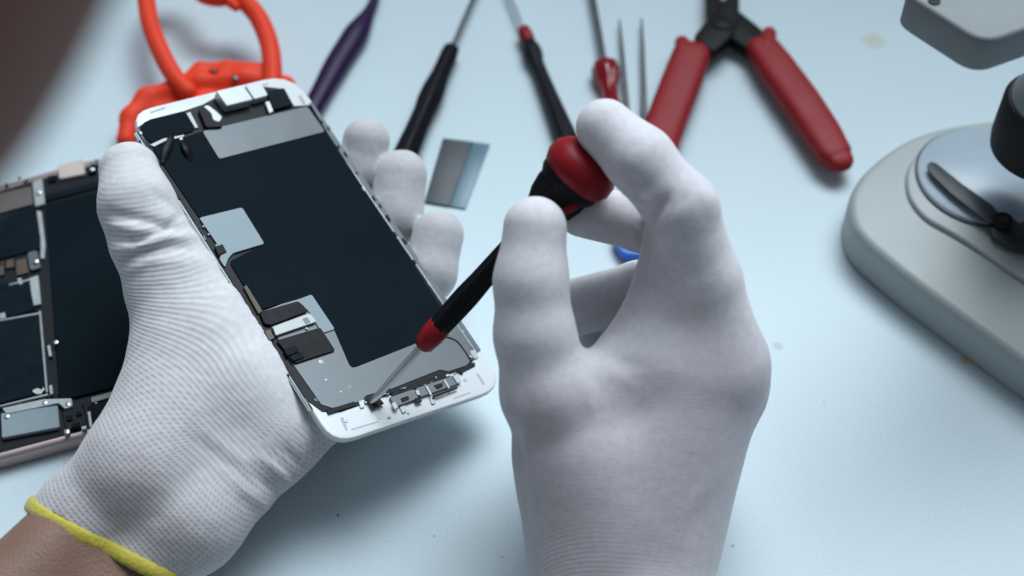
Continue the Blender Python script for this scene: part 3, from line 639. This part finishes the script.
# ------------------------------------------------------------------ thin plate on the desk
tp = thing('blade', 'thin flat grey plate with a pale blue strip lying on the table', 'blade', tuple(T(455, 175, 0)))
bm = bmesh.new(); prism(bm, [T(x, y, .02) for x, y in [(443, 139.5), (473, 143), (449, 207), (424.5, 203)]], ZV, .10, .02); mesh_obj('grey_face', bm, CARDG, tp)
bm = bmesh.new(); prism(bm, [T(x, y, .02) for x, y in [(473.3, 143), (490, 145), (465.5, 209.5), (449.3, 207)]], ZV, .07, .02); mesh_obj('blue_strip', bm, CARDB, tp)

# ------------------------------------------------------------------ orange suction tool
sg = thing('suction_cup', 'orange red plastic suction cup with a big loop handle', 'suction cup', tuple(T(205, 100, 0)))
bm = bmesh.new()
tube(bm, [T(188, 92, 1.5), T(174, 76, 1.7), T(159, 48, 2.0), T(149, 18, 2.2), T(147, -12, 2.3), T(160, -34, 2.4), T(183, -30, 2.4), T(200, -8, 2.4), T(217, -2, 2.4), T(236, -4, 2.4), T(256, 14, 2.2), T(268, 40, 2.0), T(272, 64, 1.8), T(272, 92, 1.5)], [.43] * 9 + [.45] * 5, 18)
tube(bm, [T(232, 3, 2.4), T(236, 7, 2.4)], [.3, .22], 10, res=3)
mesh_obj('loop_handle', bm, ORANGE, sg, angle=180)
def cup(p):
    q = lambda x, y, z: np.array(T(x, y, z))
    d = chain(p, [(q(126, 140, .7), .42), (q(131, 118, .9), .46), (q(147, 99, 1.0), .5), (q(178, 90, 1.1), .5)], .3)
    d = smin(d, chain(p, [(q(170, 93, 1.0), .45), (q(200, 84, 1.2), .55), (q(245, 80, 1.2), .55), (q(285, 86, 1.0), .5)], .3), .3)
    d = smin(d, chain(p, [(q(203, 72, 1.3), .42), (q(228, 70, 1.3), .42), (q(262, 72, 1.3), .42)], .2), .35)
    d = smin(d, chain(p, [(q(185, 84, 1.3), .35), (q(200, 70, 1.4), .4)], .2), .2)
    d = smin(d, cone(p, q(205, 118, .5), 1.1, q(235, 116, .5), 1.1), .5)
    d = smin(d, cone(p, q(150, 115, .6), .5, q(205, 110, .6), .6), .5)
    d = smax(d, -(np.linalg.norm(p - q(213, 71, 1.75), axis=1) - .26), .08)
    return smax(d, -p[:, 2] + .03, .05)
lo, hi = bounds([np.array(T(*s)) for s in ((120, 140, .5), (290, 90, .5), (200, 60, 1.5), (235, 130, .5))], 1.4); lo[2] = -.1
V, Q = surface(cup, lo, hi, .09); fin('cup', quads_mesh('cup', V, Q), ORANGE, sg, angle=180)
bm = bmesh.new(); lathe(bm, T(213, 71, 1.5), (0, -.3, 1), [(0, .2), (.12, .2), (.16, .12)], 16); mesh_obj('bolt', bm, DSHAFT, sg)
bm = bmesh.new(); lathe(bm, T(235, 80, 1.62), (0, -.3, 1), [(0, .16), (.12, .16), (.16, .1)], 16); mesh_obj('bolt', bm, DSHAFT, sg)

# ------------------------------------------------------------------ opened phone body on the desk
body = thing('opened_phone', 'opened rose gold phone with bare black battery and circuit board, lying on the table', 'phone', tuple(T(40, 320, 0)))
BQ = [(-86, 207), (116, 152.5), (176, 411), (-54, 473)]
ZT = .75
bm = bmesh.new(); prism(bm, [T(x, y, ZT) - ZV * .72 for x, y in roundpoly(BQ, 26, 7)], ZV, .72, .16, 4)
mesh_obj('case', bm, ROSE, body, angle=60)
def bpart(name, polys, m, z0, h, bevel=.015, r=0, parent=body):
    for p in polys:
        bm = bmesh.new(); prism(bm, [T(x, y, z0) for x, y in (roundpoly(p, r) if r else p)], ZV, h, bevel, 1); o = mesh_obj(name, bm, m, parent, angle=30)
    return o
bpart('inner_tray', [roundpoly([(-80, 212), (112, 160), (169, 408), (-50, 466)], 20)], TRAY, ZT + .004, .02)
bpart('battery', [roundpoly([(46, 206), (122, 187), (158, 378), (60, 403)], 3)], BATT, ZT + .02, .12, .04)
bpart('battery_tab', [[(44, 197), (115, 178), (117, 184), (45, 203)]], CHIP, ZT + .02, .1, .02)
bpart('camera_plate', [roundpoly([(-5, 196), (32, 188), (34, 206), (-5, 216)], 2)], mat('taupe_shield', (.12, .105, .10), .5, .3, var=.15), ZT + .02, .12, .02)
bpart('top_connector', [roundpoly([(58, 168), (84, 161), (86, 176), (60, 181)], 2)], mat('beige_bracket', (.55, .47, .43), .45, .3, var=.1), ZT + .02, .14, .02)
bpart('top_connector', [[(88, 168), (96, 166), (97, 174), (89, 176)], [(48, 178), (56, 176), (57, 182), (49, 184)]], CHIP, ZT + .02, .12, .02)
bpart('antenna_clip', [roundpoly([(33, 184), (43, 181), (46, 206), (36, 209)], 2)], TIN, ZT + .02, .16, .02)
bpart('antenna_clip', [[(37, 212), (42, 213), (46, 246), (45, 260), (41, 260), (41, 240)]], TIN, ZT + .02, .1, .015)
bpart('antenna_clip', [roundpoly([(28, 255), (38, 252), (42, 270), (31, 273)], 3)], STEEL, ZT + .02, .16, .02)
bpart('antenna_clip', [roundpoly([(30, 280), (39, 277), (42, 306), (33, 308)], 1.5)], TIN, ZT + .02, .14, .02)
bpart('logic_board', [[(-6, 220), (36, 209), (40, 250), (-6, 262)]], CHIP, ZT + .02, .09, .02)
bpart('logic_board', [roundpoly([(-6, 288), (30, 280), (36, 312), (-6, 322)], 2), roundpoly([(-6, 322), (40, 312), (46, 394), (-6, 407)], 2)], CHIP, ZT + .02, .14, .02)
bm = bmesh.new()
for a, b in (((40, 312), (47, 392)), ((47, 395), (-6, 408)), ((10, 285), (30, 280)), ((-6, 322), (38, 314))):
    tube(bm, [T(*a, ZT + .15), T(*b, ZT + .15)], .055, 8, res=2)
mesh_obj('shield_rim', bm, TIN, body)
bpart('board_chip', [[(6, 262), (14, 260), (15, 268), (7, 270)], [(16, 262), (27, 259), (29, 274), (17, 277)], [(-4, 268), (4, 266), (5, 276), (-4, 278)]], COPPER, ZT + .02, .1, .015)
bpart('board_chip', [[(0, 316), (6, 314.5), (7, 320), (1, 321.5)], [(18, 281), (22, 280), (24, 286), (20, 287)], [(48, 348), (51, 347), (53, 358), (50, 359)], [(50, 388), (53, 387), (54, 396), (51, 397)]], TIN, ZT + .03, .16, .012)
bpart('mark', [roundpoly([(32, 391), (37, 388), (42, 390), (43, 387), (45, 389), (41, 394), (36, 394)], 1)], SILVER, ZT + .162, .005, 0)
bpart('speaker', [roundpoly([(2, 416), (59, 408), (61, 430), (3, 441)], 2)], SHIELD, ZT + .02, .2, .03)
bpart('speaker_bracket', [roundpoly([(3, 411), (44, 402), (73, 401), (74, 409), (66, 412), (60, 406), (8, 417)], 2)], TIN, ZT + .05, .2, .02)
bpart('charging_port', [roundpoly([(63, 413), (84, 408), (88, 428), (66, 432)], 2)], RUBBER, ZT + .02, .14, .03)
bpart('charging_port', [[(66, 417), (72, 416), (73, 421), (67, 422)], [(76, 413), (81, 412), (82, 416), (77, 417)], [(72, 425), (80, 423), (80, 427), (73, 429)]], CHIP, ZT + .15, .08, .015)
bpart('port_contact', [[(65, 431), (70, 430), (70.5, 434), (65.5, 435)], [(82, 428), (87, 427), (87, 430), (82, 431)], [(88, 413), (91, 412.5), (93, 428), (90, 428)]], TIN, ZT + .1, .1, .01)
bpart('haptic_label', [roundpoly([(91, 398), (113, 392), (114, 397), (92, 403)], 1)], mat('grey_label', (.26, .27, .26), .5, var=.2), ZT + .15, .04, .01)
bpart('haptic_motor', [roundpoly([(88, 408), (130, 396), (134, 416), (92, 428)], 2)], CHIP, ZT + .02, .14, .02)
for x, y in [(45, 403.5), (7, 417), (68, 405), (56, 343), (39, 193), (36, 262), (92, 170), (67, 432.5)]:
    bm = bmesh.new(); lathe(bm, T(x, y, ZT + .2), ZV, [(0, .1), (.06, .1), (.075, .07)], 12); mesh_obj('screw', bm, SHAFT, body)

# small board parts of the opened phone
def bits(x0, x1, y0, y1, n, slope=-.25):
    for i in range(n):
        x = random.uniform(x0, x1); y = random.uniform(y0, y1) + (x - x0) * slope; a = random.uniform(1, 3.2); b = random.uniform(1, 2.4)
        bpart('board_chip', [[(x, y), (x + a, y - a * .25), (x + a + .2 * b, y + b - a * .25), (x + .2 * b, y + b)]], random.choice((CHIP, TIN, COPPER, RUBBER, STEEL, FLEX)), ZT + .022, random.uniform(.05, .13), .012)
bits(-4, 28, 264, 276, 12); bits(64, 88, 408, 424, 9); bits(-4, 60, 407, 411, 6); bits(40, 52, 210, 222, 4); bits(0, 34, 182, 188, 5); bits(86, 110, 160, 166, 4); bits(94, 126, 402, 410, 5)

# ------------------------------------------------------------------ stereo microscope
mi = thing('microscope', 'grey bench microscope with a round white stage plate and steel clip', 'microscope', tuple(T(990, 250, 0)))
base_px = [(849, 210), (850, 192), (862, 172), (884, 152), (910, 136), (940, 126), (990, 118), (1060, 116), (1200, 150), (1260, 330), (1190, 452), (1120, 428), (1019, 359), (905, 275), (866, 242), (853, 226)]
bm = bmesh.new(); top = [T(x, y, 1.9) for x, y in roundpoly(base_px, 30, 5)]
prism(bm, [p - ZV * 1.82 for p in top], ZV, 1.82, .38, 5, only_top=True); mesh_obj('base', bm, GREY, mi, angle=60)
bm = bmesh.new(); prism(bm, [p * 1 - ZV * 1.88 for p in [T(x, y, 1.9) for x, y in roundpoly(base_px, 30, 5)]], ZV, .1); 
bmesh.ops.scale(bm, vec=(.985, .985, 1), space=Matrix.Translation(-T(1020, 250, 0)), verts=bm.verts); mesh_obj('base_gasket', bm, RUBBER, mi)
bm = bmesh.new(); step = [(905, 172), (922, 148), (955, 129), (990, 124), (1060, 124), (1200, 160), (1220, 330), (1150, 372), (1024, 284), (962, 242), (922, 220), (906, 198)]
prism(bm, [T(x, y, 1.92) for x, y in roundpoly(step, 22, 5)], ZV, .2, .15, 4, only_top=True); mesh_obj('base_step', bm, GREY, mi, angle=60)
pc = T(985, 177, 2.2)
bm = bmesh.new(); lathe(bm, pc - ZV * .05, ZV, [(0, 2.92), (.06, 2.92), (.1, 2.86)], 72); mesh_obj('stage_ring', bm, DSHAFT, mi)
bm = bmesh.new(); lathe(bm, pc, ZV, [(0, 2.83), (.09, 2.83), (.12, 2.79)], 72); mesh_obj('stage_plate', bm, PLATE, mi)
clip = None
bm = bmesh.new(); ZC = 2.55
prism(bm, [T(x, y, ZC) for x, y in roundpoly([(926, 167), (930, 163), (936, 165), (962, 186), (992, 207), (1002, 220), (990, 226), (977, 216), (950, 195), (930, 175)], 3)], ZV, .12, .03)
clip = mesh_obj('stage_clip', bm, CLIP, mi, angle=35)
bm = bmesh.new(); prism(bm, [T(x, y, ZC - .25) for x, y in roundpoly([(986, 222), (1004, 216), (1040, 240), (1040, 258), (1012, 252), (992, 240)], 4)], ZV, .2, .05); mesh_obj('clip_arm', bm, CLIP, clip, angle=35)
bm = bmesh.new(); lathe(bm, T(1001, 226, ZC - .2), ZV, [(0, .42), (.36, .42), (.44, .38), (.45, .2), (.40, .1)], 24); sc = mesh_obj('clip_screw', bm, RUBBER, clip)
bm = bmesh.new(); lathe(bm, T(1001, 226, ZC - .2) + ZV * .4, ZV, [(0, .22), (.04, .2), (.05, .1)], 14); mesh_obj('clip_rivet', bm, CLIP, clip)
for ang in (0, math.pi / 2):
    pass
# head carriage above, its objective, and the pillar outside the frame that carries it
h0 = P(984, 44, 44); hz = h0.z
hA = T(899, -10, hz); hB = T(984, 44, hz); hC = T(1075, 12, hz); hD = T(1000, -60, hz)
bm = bmesh.new()
def rp3(pts, r):
    q = roundpoly([(p.x, p.y) for p in pts], r, 6); return [Vector((a, b, pts[0].z)) for a, b in q]
prism(bm, [p - ZV * 1.35 for p in rp3([hA, hB, hC, hD], .75)], ZV, 1.35, .18, 4); 
mesh_obj('head', bm, GREYD, mi, angle=50)
bm = bmesh.new(); lathe(bm, T(934, 2, hz - .02), ZV, [(0, .2), (.06, .2), (.08, .1)], 16); mesh_obj('head_screw', bm, RUBBER, mi)
oc = T(1042, 150, 5.0)
bm = bmesh.new(); lathe(bm, oc, ZV, [(0, 1.9), (.06, 2.08), (.5, 2.15), (2.4, 2.15), (2.6, 2.0)], 56); mesh_obj('objective', bm, RUBBER, mi)
bm = bmesh.new(); lathe(bm, oc + ZV * 2.5, ZV, [(0, 1.9), (.3, 1.9), (1.0, 1.5), (1.5, 1.35), (hz - 1.36 - oc.z - 2.5, 1.35)], 48); mesh_obj('objective_collar', bm, GREYD, mi)
pp = T(1180, 190, 2.0)
bm = bmesh.new(); lathe(bm, pp - ZV * .1, ZV, [(0, 1.5), (hz - 1, 1.5)], 32); mesh_obj('pillar', bm, SHAFT, mi)
bm = bmesh.new(); mid = (hC + hD) / 2; prism(bm, [Vector((p[0], p[1], hz - 1.2)) for p in [(hC.x - 2.4, hC.y + .5), (pp.x + 2, pp.y - 2), (pp.x + 2, pp.y + 2), (hC.x - 3, hC.y + 3)]], ZV, 1.0, .1); mesh_obj('head_arm', bm, GREYD, mi)

# ------------------------------------------------------------------ centimetres -> metres
done = set()
for o in list(SC.objects):
    if o.type == 'MESH' and o.data.name not in done:
        done.add(o.data.name); o.data.transform(Matrix.Scale(.01, 4))
    o.location = o.location * .01

# ------------------------------------------------------------------ camera, light
cam = bpy.data.cameras.new('camera'); co = bpy.data.objects.new('camera', cam); COL.objects.link(co); SC.camera = co
co.location = Vector(cC) * .01; co.rotation_euler = (math.pi / 2 - PITCH, 0, 0); cam.lens = LENS; cam.sensor_width = 36; cam.clip_start = .005; cam.clip_end = 50
cam.dof.use_dof = True; cam.dof.focus_distance = .51; cam.dof.aperture_fstop = 6.3; cam.dof.aperture_blades = 0
w = bpy.data.worlds.new('World'); SC.world = w; w.use_nodes = True; bg = w.node_tree.nodes['Background']; bg.inputs[0].default_value = (.62, .73, .86, 1); bg.inputs[1].default_value = .21
def area(name, loc, look, size, power, col):
    l = bpy.data.lights.new(name, 'AREA'); l.shape = 'RECTANGLE'; l.size, l.size_y = size; l.energy = power; l.color = col
    o = bpy.data.objects.new(name, l); COL.objects.link(o); o.location = loc; o.rotation_euler = (Vector(look) - Vector(loc)).to_track_quat('-Z', 'Y').to_euler(); return o
kl = area('overhead_light', (.24, .40, 1.15), (-.08, -.42, 0), (1.3, 1.0), 6.3, (.835, .93, 1.0)); kl.data.spread = math.radians(60)  # broad overhead key light; its narrow spread keeps the far table darker
SC.view_settings.view_transform = 'Standard'; SC.view_settings.look = 'None'; SC.view_settings.exposure = 0; SC.view_settings.gamma = 1
SC.cycles.max_bounces = 8
